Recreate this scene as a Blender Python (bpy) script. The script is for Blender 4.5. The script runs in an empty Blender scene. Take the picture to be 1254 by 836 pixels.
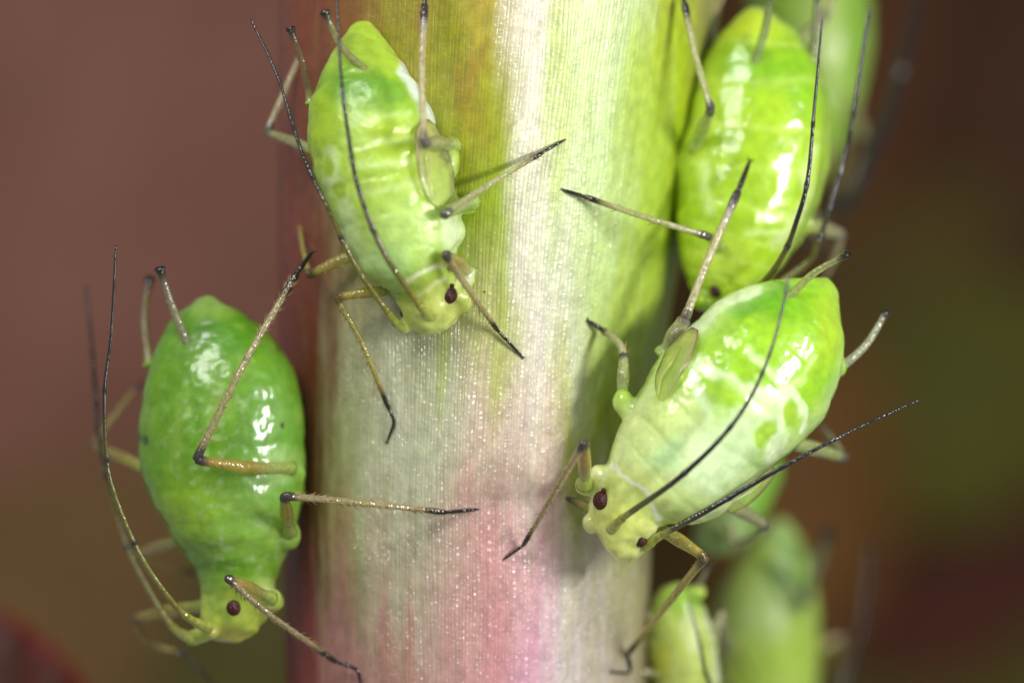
import bpy, math, random
import numpy as np
from mathutils import Vector
from mathutils.bvhtree import BVHTree

# ------------------------------------------------------------------ camera, world, lamps
# one unit is about one millimetre; x right, y away from the lens, z up
scene = bpy.context.scene
scene.unit_settings.scale_length = 0.001
COL = scene.collection
DIST = 40.0
cam = bpy.data.cameras.new('camera')
cam.sensor_width = 36.0
cam.lens = 36.0 * DIST / 12.54
cam.clip_start = 0.5
cam.clip_end = 600.0
cam.dof.use_dof = True
cam.dof.focus_distance = DIST - 0.35
cam.dof.aperture_fstop = 0.001 * cam.lens / 2.1
cam.dof.aperture_blades = 0
camo = bpy.data.objects.new('camera', cam)
camo.location = (0, -DIST, 0)
camo.rotation_euler = (math.radians(90), 0, 0)
COL.objects.link(camo)
scene.camera = camo

world = bpy.data.worlds.new('World')
scene.world = world
world.use_nodes = True
world.node_tree.nodes['Background'].inputs[0].default_value = (1.0, 0.97, 0.93, 1)
world.node_tree.nodes['Background'].inputs[1].default_value = 0.27

def area(name, loc, target, sx, sy, power, color=(1, 1, 1)):
    l = bpy.data.lights.new(name, 'AREA')
    l.shape = 'ELLIPSE'
    l.size, l.size_y, l.energy, l.color = sx, sy, power, color
    o = bpy.data.objects.new(name, l)
    o.location = loc
    o.rotation_euler = (Vector(target) - Vector(loc)).to_track_quat('-Z', 'Z').to_euler()
    COL.objects.link(o)
area('flash_right', (13.5, -11.0, 3.0), (0.5, 0, -0.5), 1.2, 8.5, 3200, (1.0, 0.985, 0.96))
area('flash_left', (-7.5, -12.5, 12.5), (-0.5, 0, 0), 11.0, 8.0, 2700, (1.0, 0.98, 0.95))

scene.render.engine = 'CYCLES'
scene.cycles.use_denoising = True
scene.cycles.max_bounces = 6
scene.cycles.diffuse_bounces = 3
scene.cycles.transmission_bounces = 5
scene.cycles.use_adaptive_sampling = True
scene.cycles.adaptive_threshold = 0.02
scene.cycles.sample_clamp_indirect = 6
vs = scene.view_settings
vs.view_transform = 'Standard'
vs.look = 'None'
vs.exposure = 0.0
vs.gamma = 1.0
vs.use_curve_mapping = False

# ------------------------------------------------------------------ helpers
rng = random.Random(7)
nrng = np.random.default_rng(7)

def P(px, py, Y=0.0):
    k = (DIST + Y) / DIST / 100.0
    return Vector(((px - 627.0) * k, Y, (418.0 - py) * k))

def to_px(co):
    k = DIST / (DIST + co[:, 1]) * 100.0
    return co[:, 0] * k + 627.0, 418.0 - co[:, 2] * k

def lin(c):
    c = np.asarray(c, float) / 255.0
    return np.where(c <= 0.04045, c / 12.92, ((c + 0.055) / 1.055) ** 2.4)

def smooth(a, b, x):
    t = np.clip((x - a) / (b - a), 0, 1)
    return t * t * (3 - 2 * t)

_perm = np.random.default_rng(3).permutation(4096)
_val = np.random.default_rng(4).random(4096) * 2 - 1
def vnoise(p, seed=0):
    p = np.asarray(p, float)
    i = np.floor(p).astype(int); f = p - i; f = f * f * (3 - 2 * f)
    def h(dx, dy, dz):
        a = _perm[(i[:, 0] + dx + seed * 17) & 4095]
        a = _perm[(a + i[:, 1] + dy) & 4095]
        a = _perm[(a + i[:, 2] + dz) & 4095]
        return _val[a]
    fx, fy, fz = f[:, 0], f[:, 1], f[:, 2]
    x00 = h(0,0,0)*(1-fx)+h(1,0,0)*fx; x10 = h(0,1,0)*(1-fx)+h(1,1,0)*fx
    x01 = h(0,0,1)*(1-fx)+h(1,0,1)*fx; x11 = h(0,1,1)*(1-fx)+h(1,1,1)*fx
    return (x00*(1-fy)+x10*fy)*(1-fz) + (x01*(1-fy)+x11*fy)*fz

def fbm(p, octaves=3, seed=0):
    p = np.asarray(p, float); s = 0; a = 1.0
    for k in range(octaves):
        s = s + a * vnoise(p * 2.0 ** k, seed + k); a *= 0.5
    return s

def catmull(pts, n):
    """resample a polyline of row vectors with a Catmull-Rom spline, n rows"""
    p = np.asarray(pts, float)
    p = np.vstack([2 * p[0] - p[1], p, 2 * p[-1] - p[-2]])
    m = len(p) - 3
    t = np.linspace(0, m - 1e-9, n); i = t.astype(int); f = (t - i)[:, None]
    a, b, c, d = p[i], p[i + 1], p[i + 2], p[i + 3]
    return 0.5 * (2 * b + (c - a) * f + (2 * a - 5 * b + 4 * c - d) * f ** 2 + (3 * b - a - 3 * c + d) * f ** 3)

def setcol(me, rgba):
    a = me.color_attributes.new('col', 'FLOAT_COLOR', 'POINT')
    a.data.foreach_set('color', np.asarray(rgba, np.float32).ravel())

def mesh_obj(name, verts, faces, mat, parent=None, rgba=None, smooth_shade=True):
    me = bpy.data.meshes.new(name)
    me.from_pydata([tuple(v) for v in verts], [], faces)
    me.validate(); me.update()
    if rgba is not None:
        rgba = np.array(rgba, float); rgba[:, :3] = rgba[:, :3] ** (1 - 0.5 * rgba[:, 3:4])
        setcol(me, rgba)
    if smooth_shade: me.polygons.foreach_set('use_smooth', [True] * len(me.polygons))
    if mat: me.materials.append(mat)
    o = bpy.data.objects.new(name, me)
    COL.objects.link(o)
    if parent is not None:
        o.parent = parent
        o.matrix_parent_inverse = parent_world(parent).inverted()
    return o

def parent_world(p):
    from mathutils import Matrix
    # only the root Empty is ever moved: its parts already sit at the world origin
    return Matrix.Translation(p.location) if p.parent is None else Matrix.Identity(4)

def tag(o, label, cat=None, group=None, kind=None):
    if label: o['label'] = label
    if cat: o['category'] = cat
    if group: o['group'] = group
    if kind: o['kind'] = kind
    return o

def tube_data(pts, rad, sides=10, bulge=None):
    """closed tube with round ends along rows pts, radius per row"""
    p = np.asarray(pts, float); r = np.asarray(rad, float)
    t = np.gradient(p, axis=0); t /= np.linalg.norm(t, axis=1)[:, None] + 1e-12
    ref = np.array([0.31, -0.88, 0.36])
    nrm = np.cross(t, ref); nrm /= np.linalg.norm(nrm, axis=1)[:, None] + 1e-12
    bi = np.cross(t, nrm)
    n = len(p); a = np.arange(sides) / sides * 2 * math.pi
    ring = nrm[:, None, :] * np.cos(a)[None, :, None] + bi[:, None, :] * np.sin(a)[None, :, None]
    v = p[:, None, :] + ring * r[:, None, None]
    v = v.reshape(-1, 3)
    f = []
    for i in range(n - 1):
        for j in range(sides):
            k = (j + 1) % sides
            f.append((i*sides+j, i*sides+k, (i+1)*sides+k, (i+1)*sides+j))
    v = np.vstack([v, p[0] - t[0] * r[0] * 0.5, p[-1] + t[-1] * r[-1] * 0.5])
    a0, a1 = len(v) - 2, len(v) - 1
    for j in range(sides):
        k = (j + 1) % sides
        f.append((a0, k, j)); f.append((a1, (n-1)*sides+j, (n-1)*sides+k))
    row = np.concatenate([np.repeat(np.arange(n), sides), [0, n - 1]])
    return v, f, row

def tube(name, pts, rad, rgba, mat, parent, sides=10):
    v, f, row = tube_data(pts, rad, sides)
    return mesh_obj(name, v, f, mat, parent, np.asarray(rgba)[row])

def ramp(ts, keys):
    """keys: list of (t, (r,g,b) in 0..255, alpha); returns linear rgba rows"""
    k = np.array([q[0] for q in keys]); c = np.array([list(lin(q[1])) + [q[2]] for q in keys])
    return np.stack([np.interp(ts, k, c[:, j]) for j in range(4)], 1)

# ------------------------------------------------------------------ materials
def mat_new(name):
    m = bpy.data.materials.new(name); m.use_nodes = True
    nt = m.node_tree
    return m, nt, nt.nodes['Principled BSDF']

def N(nt, kind, **kw):
    n = nt.nodes.new(kind)
    for k, v in kw.items(): setattr(n, k, v)
    return n

def mix_rgb(nt, a, b, fac, mode='MIX'):
    m = N(nt, 'ShaderNodeMix', data_type='RGBA', blend_type=mode)
    for sock, val in ((m.inputs[0], fac), (m.inputs[6], a), (m.inputs[7], b)):
        if hasattr(val, 'is_linked'): nt.links.new(val, sock)
        else: sock.default_value = val
    return m.outputs[2]

def body_material(name, rough=0.3, coat=0.6, coat_rough=0.1, bump=0.25, sss=0.75, fine=5.5):
    m, nt, b = mat_new(name)
    at = N(nt, 'ShaderNodeAttribute', attribute_name='col')
    tc = N(nt, 'ShaderNodeTexCoord')
    n1 = N(nt, 'ShaderNodeTexNoise'); n1.inputs['Scale'].default_value = 7; n1.inputs['Detail'].default_value = 5
    nt.links.new(tc.outputs['Object'], n1.inputs['Vector'])
    mr = N(nt, 'ShaderNodeMapRange'); mr.inputs[1].default_value = 0.3; mr.inputs[2].default_value = 0.7
    mr.inputs[3].default_value = 0.86; mr.inputs[4].default_value = 1.1
    nt.links.new(n1.outputs['Fac'], mr.inputs[0])
    col = mix_rgb(nt, at.outputs['Color'], mr.outputs[0], 1.0, 'MULTIPLY')
    nt.links.new(col, b.inputs['Base Color'])
    b.inputs['Subsurface Weight'].default_value = sss
    b.inputs['Subsurface Radius'].default_value = (0.9, 1.0, 0.5)
    b.inputs['Subsurface Scale'].default_value = 0.08
    b.inputs['IOR'].default_value = 1.42
    b.inputs['Coat Weight'].default_value = coat
    b.inputs['Coat Roughness'].default_value = coat_rough
    n2 = N(nt, 'ShaderNodeTexNoise'); n2.inputs['Scale'].default_value = 22; n2.inputs['Detail'].default_value = 3
    nt.links.new(tc.outputs['Object'], n2.inputs['Vector'])
    r2 = N(nt, 'ShaderNodeMapRange'); r2.inputs[3].default_value = rough * 0.7; r2.inputs[4].default_value = rough * 1.5
    nt.links.new(n2.outputs['Fac'], r2.inputs[0]); nt.links.new(r2.outputs[0], b.inputs['Roughness'])
    vo = N(nt, 'ShaderNodeTexVoronoi', feature='SMOOTH_F1'); vo.inputs['Scale'].default_value = 16
    nt.links.new(tc.outputs['Object'], vo.inputs['Vector'])
    n3 = N(nt, 'ShaderNodeTexNoise'); n3.inputs['Scale'].default_value = fine; n3.inputs['Detail'].default_value = 6
    n3.inputs['Roughness'].default_value = 0.6
    nt.links.new(tc.outputs['Object'], n3.inputs['Vector'])
    ad = N(nt, 'ShaderNodeMath', operation='MULTIPLY_ADD'); ad.inputs[1].default_value = 0.22
    nt.links.new(vo.outputs['Distance'], ad.inputs[0]); nt.links.new(n3.outputs['Fac'], ad.inputs[2])
    bp = N(nt, 'ShaderNodeBump'); bp.inputs['Strength'].default_value = bump; bp.inputs['Distance'].default_value = 0.08
    nt.links.new(ad.outputs[0], bp.inputs['Height'])
    nt.links.new(bp.outputs[0], b.inputs['Normal']); nt.links.new(bp.outputs[0], b.inputs['Coat Normal'])
    # the same skin with light reaching deep inside, mixed in for the watery look
    b2 = N(nt, 'ShaderNodeBsdfPrincipled')
    for name_ in ('Base Color', 'Subsurface Radius', 'IOR', 'Coat Weight', 'Coat Roughness', 'Roughness', 'Normal', 'Coat Normal'):
        if b.inputs[name_].is_linked: nt.links.new(b.inputs[name_].links[0].from_socket, b2.inputs[name_])
        else: b2.inputs[name_].default_value = b.inputs[name_].default_value
    b2.inputs['Subsurface Weight'].default_value = 1.0
    b2.inputs['Subsurface Scale'].default_value = 0.42
    mx = N(nt, 'ShaderNodeMixShader'); mx.inputs[0].default_value = 0.6
    nt.links.new(b.outputs[0], mx.inputs[1]); nt.links.new(b2.outputs[0], mx.inputs[2])
    nt.links.new(mx.outputs[0], nt.nodes['Material Output'].inputs['Surface'])
    return m

def limb_material(name, rough=0.2, bump=0.32):
    """chitin: colour from the limb, alpha of the colour is how clear it is"""
    m, nt, b = mat_new(name)
    at = N(nt, 'ShaderNodeAttribute', attribute_name='col')
    tc = N(nt, 'ShaderNodeTexCoord')
    n1 = N(nt, 'ShaderNodeTexNoise'); n1.inputs['Scale'].default_value = 18; n1.inputs['Detail'].default_value = 3
    nt.links.new(tc.outputs['Object'], n1.inputs['Vector'])
    mr = N(nt, 'ShaderNodeMapRange'); mr.inputs[1].default_value = 0.3; mr.inputs[2].default_value = 0.7
    mr.inputs[3].default_value = 0.75; mr.inputs[4].default_value = 1.2
    nt.links.new(n1.outputs['Fac'], mr.inputs[0])
    col = mix_rgb(nt, at.outputs['Color'], mr.outputs[0], 1.0, 'MULTIPLY')
    nt.links.new(col, b.inputs['Base Color'])
    nt.links.new(at.outputs['Alpha'], b.inputs['Transmission Weight'])
    b.inputs['Roughness'].default_value = rough
    b.inputs['IOR'].default_value = 1.4
    b.inputs['Coat Weight'].default_value = 0.7; b.inputs['Coat Roughness'].default_value = 0.1; b.inputs['Coat IOR'].default_value = 1.6
    vo = N(nt, 'ShaderNodeTexVoronoi'); vo.inputs['Scale'].default_value = 34
    nt.links.new(tc.outputs['Object'], vo.inputs['Vector'])
    bp = N(nt, 'ShaderNodeBump'); bp.inputs['Strength'].default_value = bump; bp.inputs['Distance'].default_value = 0.02
    nt.links.new(vo.outputs['Distance'], bp.inputs['Height']); nt.links.new(bp.outputs[0], b.inputs['Normal']); nt.links.new(bp.outputs[0], b.inputs['Coat Normal'])
    return m

M_BODY = body_material('aphid_skin', rough=0.33, coat=0.8, coat_rough=0.06, bump=0.26, fine=8)
M_WAXY = body_material('aphid_skin_waxy', rough=0.38, coat=0.7, coat_rough=0.12, bump=0.045, fine=12)
M_WET = body_material('aphid_skin_wet', rough=0.3, coat=0.9, coat_rough=0.05, bump=0.09)
M_WRINKLED = body_material('aphid_skin_wrinkled', rough=0.3, coat=1.0, coat_rough=0.03, bump=0.16, fine=5)
M_LIMB = limb_material('limb_chitin')
M_PAD, nt, b = mat_new('wing_pad_skin')
at = N(nt, 'ShaderNodeAttribute', attribute_name='col'); tr = N(nt, 'ShaderNodeBsdfTransparent'); mx = N(nt, 'ShaderNodeMixShader')
nt.links.new(at.outputs['Color'], b.inputs['Base Color']); nt.links.new(at.outputs['Color'], tr.inputs[0])
b.inputs['Roughness'].default_value = 0.12; b.inputs['Coat Weight'].default_value = 0.6; b.inputs['Coat Roughness'].default_value = 0.05
inv = N(nt, 'ShaderNodeMath', operation='SUBTRACT'); inv.inputs[0].default_value = 1.0
nt.links.new(at.outputs['Alpha'], inv.inputs[1]); nt.links.new(inv.outputs[0], mx.inputs[0])
tcp = N(nt, 'ShaderNodeTexCoord'); np_ = N(nt, 'ShaderNodeTexNoise'); np_.inputs['Scale'].default_value = 9
nt.links.new(tcp.outputs['Object'], np_.inputs['Vector'])
bp = N(nt, 'ShaderNodeBump'); bp.inputs['Strength'].default_value = 0.3; bp.inputs['Distance'].default_value = 0.05
nt.links.new(np_.outputs['Fac'], bp.inputs['Height']); nt.links.new(bp.outputs[0], b.inputs['Normal']); nt.links.new(bp.outputs[0], b.inputs['Coat Normal'])
nt.links.new(tr.outputs[0], mx.inputs[1]); nt.links.new(b.outputs[0], mx.inputs[2]); nt.links.new(mx.outputs[0], nt.nodes['Material Output'].inputs['Surface'])

m, nt, b = mat_new('eye_facets'); M_EYE = m
tc = N(nt, 'ShaderNodeTexCoord'); vo = N(nt, 'ShaderNodeTexVoronoi'); vo.inputs['Scale'].default_value = 42
nt.links.new(tc.outputs['Object'], vo.inputs['Vector'])
cr = N(nt, 'ShaderNodeValToRGB'); cr.color_ramp.elements[0].color = (0.07, 0.009, 0.005, 1); cr.color_ramp.elements[1].color = (0.03, 0.003, 0.003, 1)
nt.links.new(vo.outputs['Distance'], cr.inputs[0]); nt.links.new(cr.outputs[0], b.inputs['Base Color'])
bp = N(nt, 'ShaderNodeBump', invert=True); bp.inputs['Strength'].default_value = 0.6; bp.inputs['Distance'].default_value = 0.02
nt.links.new(vo.outputs['Distance'], bp.inputs['Height']); nt.links.new(bp.outputs[0], b.inputs['Normal'])
b.inputs['Roughness'].default_value = 0.35

m, nt, b = mat_new('bristle_hair'); M_HAIR = m
tc = N(nt, 'ShaderNodeTexCoord'); n1 = N(nt, 'ShaderNodeTexNoise'); n1.inputs['Scale'].default_value = 9
nt.links.new(tc.outputs['Object'], n1.inputs['Vector'])
cr = N(nt, 'ShaderNodeValToRGB'); cr.color_ramp.elements[0].color = (0.22, 0.15, 0.05, 1); cr.color_ramp.elements[1].color = (0.5, 0.4, 0.2, 1)
nt.links.new(n1.outputs['Fac'], cr.inputs[0]); nt.links.new(cr.outputs[0], b.inputs['Base Color'])
b.inputs['Roughness'].default_value = 0.35

# ------------------------------------------------------------------ the stem
AX_Y = 2.5
def stem_axis(Z):
    """centre x and radius of the stem at height Z, read from its two edges"""
    py = 418 - Z / (1 + AX_Y / DIST) * 100
    k = (1 + AX_Y / DIST) / 100
    l = np.interp(py, [-200, 0, 300, 600, 836, 1100], [338, 338, 338, 345, 350, 352])
    r = np.interp(py, [-200, 0, 180, 350, 600, 836, 1100], [892, 880, 850, 825, 795, 790, 785])
    return ((l + r) / 2 - 627) * k, (r - l) / 2 * k

def flute(a):
    # shallow ribs along the stem; a is the angle, 0 towards the lens, positive to the right
    return 1 + 0.012 * np.cos(5 * (a - 0.2)) + 0.006 * np.cos(11 * a + 0.7)

def stem_front_y(px, py):
    Y = 0.5
    for _ in range(6):
        p = P(px, py, Y)
        cx, R = stem_axis(p.z)
        d = max(-0.999, min(0.999, (p.x - cx) / R))
        a = math.asin(d)
        Y = AX_Y - R * math.cos(a) * float(flute(a))
    return Y

def build_stem():
    na, nz = 420, 360
    z = np.linspace(-7.5, 7.5, nz)
    a = np.linspace(-math.pi, math.pi, na, endpoint=False)
    A, Z = np.meshgrid(a, z)
    cx, R = stem_axis(Z)
    q = np.stack([np.sin(A) * 3, np.cos(A) * 3, Z * 0.5], -1).reshape(-1, 3)
    lump = 0.02 * fbm(q, 3, 5).reshape(A.shape)
    rr = R * (flute(A) + lump * 0.6)
    X = cx + rr * np.sin(A); Y = AX_Y - rr * np.cos(A)
    V = np.stack([X, Y, Z], -1).reshape(-1, 3)
    idx = np.arange(na * nz).reshape(nz, na)
    i0 = idx[:-1, :]; i1 = np.roll(idx, -1, 1)[:-1, :]; i2 = np.roll(idx, -1, 1)[1:, :]; i3 = idx[1:, :]
    F = np.stack([i0, i1, i2, i3], -1).reshape(-1, 4)
    # long streaks of green, cream and red; some sheen and shade painted in
    rows = [-120, 0, 140, 280, 420, 560, 700, 836, 1000]
    cols = [345, 380, 430, 490, 550, 610, 652, 690, 740, 790, 830, 870]  # pale middle columns include waxy sheen, dark red left ones include shade
    G = np.array([
     [(112,62,48),(118,64,42),(132,88,42),(140,120,22),(150,132,24),(164,152,48),(216,210,190),(186,196,120),(190,208,142),(186,204,136),(158,174,36),(150,150,80)],
     [(112,62,50),(120,62,42),(132,88,42),(132,124,16),(142,138,16),(164,152,44),(216,210,190),(184,196,116),(190,210,142),(186,206,134),(156,174,30),(150,150,70)],
     [(116,62,52),(118,66,46),(134,106,34),(138,134,14),(138,142,10),(146,152,20),(216,212,186),(180,200,112),(186,210,138),(170,196,76),(156,180,14),(150,164,30)],
     [(118,56,46),(118,64,46),(150,140,84),(150,164,40),(136,158,12),(140,162,16),(212,212,178),(188,202,146),(184,208,132),(160,188,56),(150,170,10),(140,152,30)],
     [(112,38,28),(110,52,28),(166,166,126),(184,186,150),(172,182,104),(172,176,96),(214,208,190),(192,198,160),(174,194,100),(156,180,56),(140,156,24),(130,130,40)],
     [(100,26,14),(100,48,16),(164,168,116),(194,196,166),(188,190,156),(194,172,150),(200,180,164),(170,174,92),(138,158,10),(140,156,16),(136,132,36),(116,98,40)],  # olive right of centre holds part of the tilted aphid's cast shadow
     [(96,18,8),(104,36,18),(162,144,104),(184,174,146),(188,166,146),(200,146,140),(212,164,166),(204,196,178),(182,178,142),(154,148,100),(122,108,56),(104,78,44)],
     [(96,18,10),(146,66,58),(180,130,122),(180,136,120),(196,152,142),(204,144,146),(216,160,178),(210,196,192),(192,180,164),(162,148,114),(122,100,62),(104,72,44)],
     [(96,18,10),(150,70,62),(180,128,120),(180,136,120),(196,152,142),(204,144,146),(216,160,178),(210,196,192),(192,180,164),(162,148,114),(122,100,62),(104,72,44)]], float)
    G = lin(G)
    px = (np.sin(A) * R + cx) / (1 + (AX_Y - R*np.cos(A).clip(0, 1)) / DIST) * 100 + 627
    py = 418 - Z * 100 / (1 + 0.3 / DIST)
    warp = fbm(np.stack([A * 6, Z * 0.55, A * 0], -1).reshape(-1, 3), 4, 9).reshape(A.shape)
    warp2 = fbm(np.stack([A * 26, Z * 0.8, A * 0 + 3], -1).reshape(-1, 3), 3, 21).reshape(A.shape)
    wx = px + warp * 13 + warp2 * 8
    wy = py + fbm(np.stack([A * 14, Z * 0.4, A * 0 + 8], -1).reshape(-1, 3), 3, 31).reshape(A.shape) * 70
    def samp(tabx, x):
        i = np.clip(np.searchsorted(tabx, x) - 1, 0, len(tabx) - 2)
        t = np.clip((x - np.array(tabx)[i]) / (np.array(tabx)[i + 1] - np.array(tabx)[i]), 0, 1)
        return i, (t * t * (3 - 2 * t))[..., None]
    ic, tcx = samp(cols, wx); ir, try_ = samp(rows, wy)
    C = (G[ir, ic]*(1-tcx)+G[ir, ic+1]*tcx)*(1-try_) + (G[ir+1, ic]*(1-tcx)+G[ir+1, ic+1]*tcx)*try_
    # rusty flecks in the upper green part
    fl = smooth(0.25, 0.9, fbm(np.stack([A * 9, Z * 1.3, A * 0 + 5], -1).reshape(-1, 3), 4, 41).reshape(A.shape))
    fl = fl * smooth(1.2, 3.5, Z) * np.exp(-((px - 520) / 90) ** 2)
    C = C * (1 - 0.5 * fl[..., None]) + lin((140, 84, 26)) * 0.5 * fl[..., None]
    me = bpy.data.meshes.new('plant_stem')
    me.from_pydata(V.tolist(), [], F.tolist()); me.update()
    gloss = 0.08 + 0.92 * smooth(0.1, 0.55, C.min(-1) / C.max(-1))    # the pale waxy streaks shine, the green and red skin is duller
    setcol(me, np.concatenate([C.reshape(-1, 3), gloss.reshape(-1, 1)], 1))
    cd = me.attributes.new('grain', 'FLOAT_VECTOR', 'POINT')
    # arc length has to run without a seam in view: the seam is at the back
    cd.data.foreach_set('vector', np.stack([A * 2.4, Z, A * 0], -1).astype(np.float32).ravel())
    me.polygons.foreach_set('use_smooth', [True] * len(me.polygons))
    m, nt, b = mat_new('stem_skin')
    at = N(nt, 'ShaderNodeAttribute', attribute_name='col')
    gr = N(nt, 'ShaderNodeAttribute', attribute_name='grain')
    def grain(sx, sz, kind, **inp):
        mp = N(nt, 'ShaderNodeMapping'); mp.inputs['Scale'].default_value = (sx, sz, 1)
        nt.links.new(gr.outputs['Vector'], mp.inputs['Vector'])
        t = N(nt, kind)
        for k, v in inp.items(): t.inputs[k].default_value = v
        nt.links.new(mp.outputs[0], t.inputs['Vector'])
        return t
    # files of long cells: every file is a narrow rib with its own irregular beads along it
    sep = N(nt, 'ShaderNodeSeparateXYZ'); nt.links.new(gr.outputs['Vector'], sep.inputs[0])
    wav = grain(1.6, 0.5, 'ShaderNodeTexNoise', Scale=1.0, Detail=2.0)
    def mth(op, a, b_=None, c_=None):
        n_ = N(nt, 'ShaderNodeMath', operation=op)
        for k_, v_ in enumerate((a, b_, c_)):
            if v_ is None: continue
            if hasattr(v_, 'is_linked'): nt.links.new(v_, n_.inputs[k_])
            else: n_.inputs[k_].default_value = v_
        return n_.outputs[0]
    wv2 = grain(9.0, 0.45, 'ShaderNodeTexNoise', Scale=1.0, Detail=2.0)
    uu = mth('MULTIPLY_ADD', wv2.outputs['Fac'], 2.4, mth('MULTIPLY_ADD', wav.outputs['Fac'], 2.6, mth('MULTIPLY', sep.outputs[0], 22.0)))
    col_i = mth('FLOOR', uu); fr = mth('SUBTRACT', uu, col_i)
    rib = mth('MULTIPLY', mth('MULTIPLY', fr, mth('SUBTRACT', 1.0, fr)), 4.0)
    cmb = N(nt, 'ShaderNodeCombineXYZ')
    nt.links.new(mth('MULTIPLY', col_i, 7.31), cmb.inputs[0]); nt.links.new(mth('MULTIPLY', sep.outputs[1], 15.0), cmb.inputs[1])
    bead = N(nt, 'ShaderNodeTexNoise'); bead.inputs['Scale'].default_value = 1.0; bead.inputs['Detail'].default_value = 1.5
    nt.links.new(cmb.outputs[0], bead.inputs['Vector'])
    rows_ = grain(24.0, 0.35, 'ShaderNodeTexNoise', Scale=1.0, Detail=3.0)
    broad = grain(3.0, 0.8, 'ShaderNodeTexNoise', Scale=1.0, Detail=4.0)
    mott = grain(9.0, 5.0, 'ShaderNodeTexNoise', Scale=1.0, Detail=5.0)
    mr = N(nt, 'ShaderNodeMapRange'); mr.inputs[1].default_value = 0.25; mr.inputs[2].default_value = 0.75
    mr.inputs[3].default_value = 0.9; mr.inputs[4].default_value = 1.07
    nt.links.new(rows_.outputs['Fac'], mr.inputs[0])
    c1 = mix_rgb(nt, at.outputs['Color'], mr.outputs[0], 1.0, 'MULTIPLY')
    mr2 = N(nt, 'ShaderNodeMapRange'); mr2.inputs[1].default_value = 0.3; mr2.inputs[2].default_value = 0.7
    mr2.inputs[3].default_value = 0.8; mr2.inputs[4].default_value = 1.15
    nt.links.new(mott.outputs['Fac'], mr2.inputs[0])
    c2 = mix_rgb(nt, c1, mr2.outputs[0], 1.0, 'MULTIPLY')
    nt.links.new(c2, b.inputs['Base Color'])
    hgt = mth('ADD', mth('MULTIPLY', rib, 0.10), mth('ADD', mth('MULTIPLY', bead.outputs['Fac'], mth('MULTIPLY_ADD', rib, 0.45, 0.4)), mth('MULTIPLY', mott.outputs['Fac'], 0.8)))
    bp = N(nt, 'ShaderNodeBump'); bp.inputs['Strength'].default_value = 0.25; bp.inputs['Distance'].default_value = 0.03
    nt.links.new(hgt, bp.inputs['Height'])
    nt.links.new(bp.outputs[0], b.inputs['Normal'])
    rr_ = N(nt, 'ShaderNodeMapRange'); rr_.inputs[3].default_value = 0.34; rr_.inputs[4].default_value = 0.5
    nt.links.new(broad.outputs['Fac'], rr_.inputs[0]); nt.links.new(rr_.outputs[0], b.inputs['Roughness'])
    b.inputs['Specular IOR Level'].default_value = 0.6
    # waxy gloss in patches: glittering rows of cells
    cw = N(nt, 'ShaderNodeMapRange'); cw.inputs[1].default_value = 0.38; cw.inputs[2].default_value = 0.62
    cw.inputs[3].default_value = 0.2; cw.inputs[4].default_value = 1.0
    nt.links.new(bead.outputs['Fac'], cw.inputs[0])
    nt.links.new(mth('MULTIPLY', cw.outputs[0], at.outputs['Alpha']), b.inputs['Coat Weight'])
    b.inputs['Coat Roughness'].default_value = 0.26
    b.inputs['Coat IOR'].default_value = 2.0
    bp2 = N(nt, 'ShaderNodeBump'); bp2.inputs['Strength'].default_value = 1.0; bp2.inputs['Distance'].default_value = 0.04
    nt.links.new(hgt, bp2.inputs['Height'])
    nt.links.new(bp2.outputs[0], b.inputs['Coat Normal'])
    me.materials.append(m)
    o = bpy.data.objects.new('plant_stem', me); COL.objects.link(o)
    tag(o, 'thick upright plant stem streaked green, cream and pink with fine lengthwise ridges', 'stem')
build_stem()

# ------------------------------------------------------------------ aphid building blocks
def loft(st, n=90, sides=40, power=2.0):
    """st rows: Lx,Ly,Rx,Ry (pixels), yL, yR (depth of the two edges), h (half thickness)"""
    s = catmull(st, n)
    k = lambda Y: (DIST + Y) / DIST / 100
    L = np.stack([(s[:,0]-627)*k(s[:,4]), s[:,4], (418-s[:,1])*k(s[:,4])], 1)
    R = np.stack([(s[:,2]-627)*k(s[:,5]), s[:,5], (418-s[:,3])*k(s[:,5])], 1)
    c = (L + R) / 2; lat = (R - L) / 2
    tang = np.gradient(c, axis=0)
    nrm = np.cross(tang, lat); nrm /= np.linalg.norm(nrm, axis=1)[:, None] + 1e-9
    nrm *= np.where(nrm[:, 1:2] > 0, -1, 1)          # towards the lens
    a = np.arange(sides) / sides * 2 * math.pi
    ca = np.sign(np.cos(a)) * np.abs(np.cos(a)) ** (2 / power); sa = np.sign(np.sin(a)) * np.abs(np.sin(a)) ** (2 / power)
    h = np.maximum(s[:, 6], 0.01)
    v = c[:, None, :] + lat[:, None, :] * ca[None, :, None] + nrm[:, None, :] * (h[:, None] * sa[None, :])[..., None]
    v = v.reshape(-1, 3); f = []
    for i in range(n - 1):
        for j in range(sides):
            q = (j + 1) % sides
            f.append((i*sides+j, i*sides+q, (i+1)*sides+q, (i+1)*sides+j))
    f.append(tuple(range(sides))[::-1]); f.append(tuple(range((n-1)*sides, n*sides)))
    return v, f, c, lat, h

def ellipsoid(c, r, nu=16, nv=10):
    v, f = [], []
    for i in range(nv + 1):
        t = math.pi * i / nv
        for j in range(nu):
            a = 2 * math.pi * j / nu
            v.append((c[0] + r[0]*math.sin(t)*math.cos(a), c[1] + r[1]*math.sin(t)*math.sin(a), c[2] + r[2]*math.cos(t)))
    for i in range(nv):
        for j in range(nu):
            k = (j + 1) % nu
            f.append((i*nu+j, i*nu+k, (i+1)*nu+k, (i+1)*nu+j))
    return np.array(v), f

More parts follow.
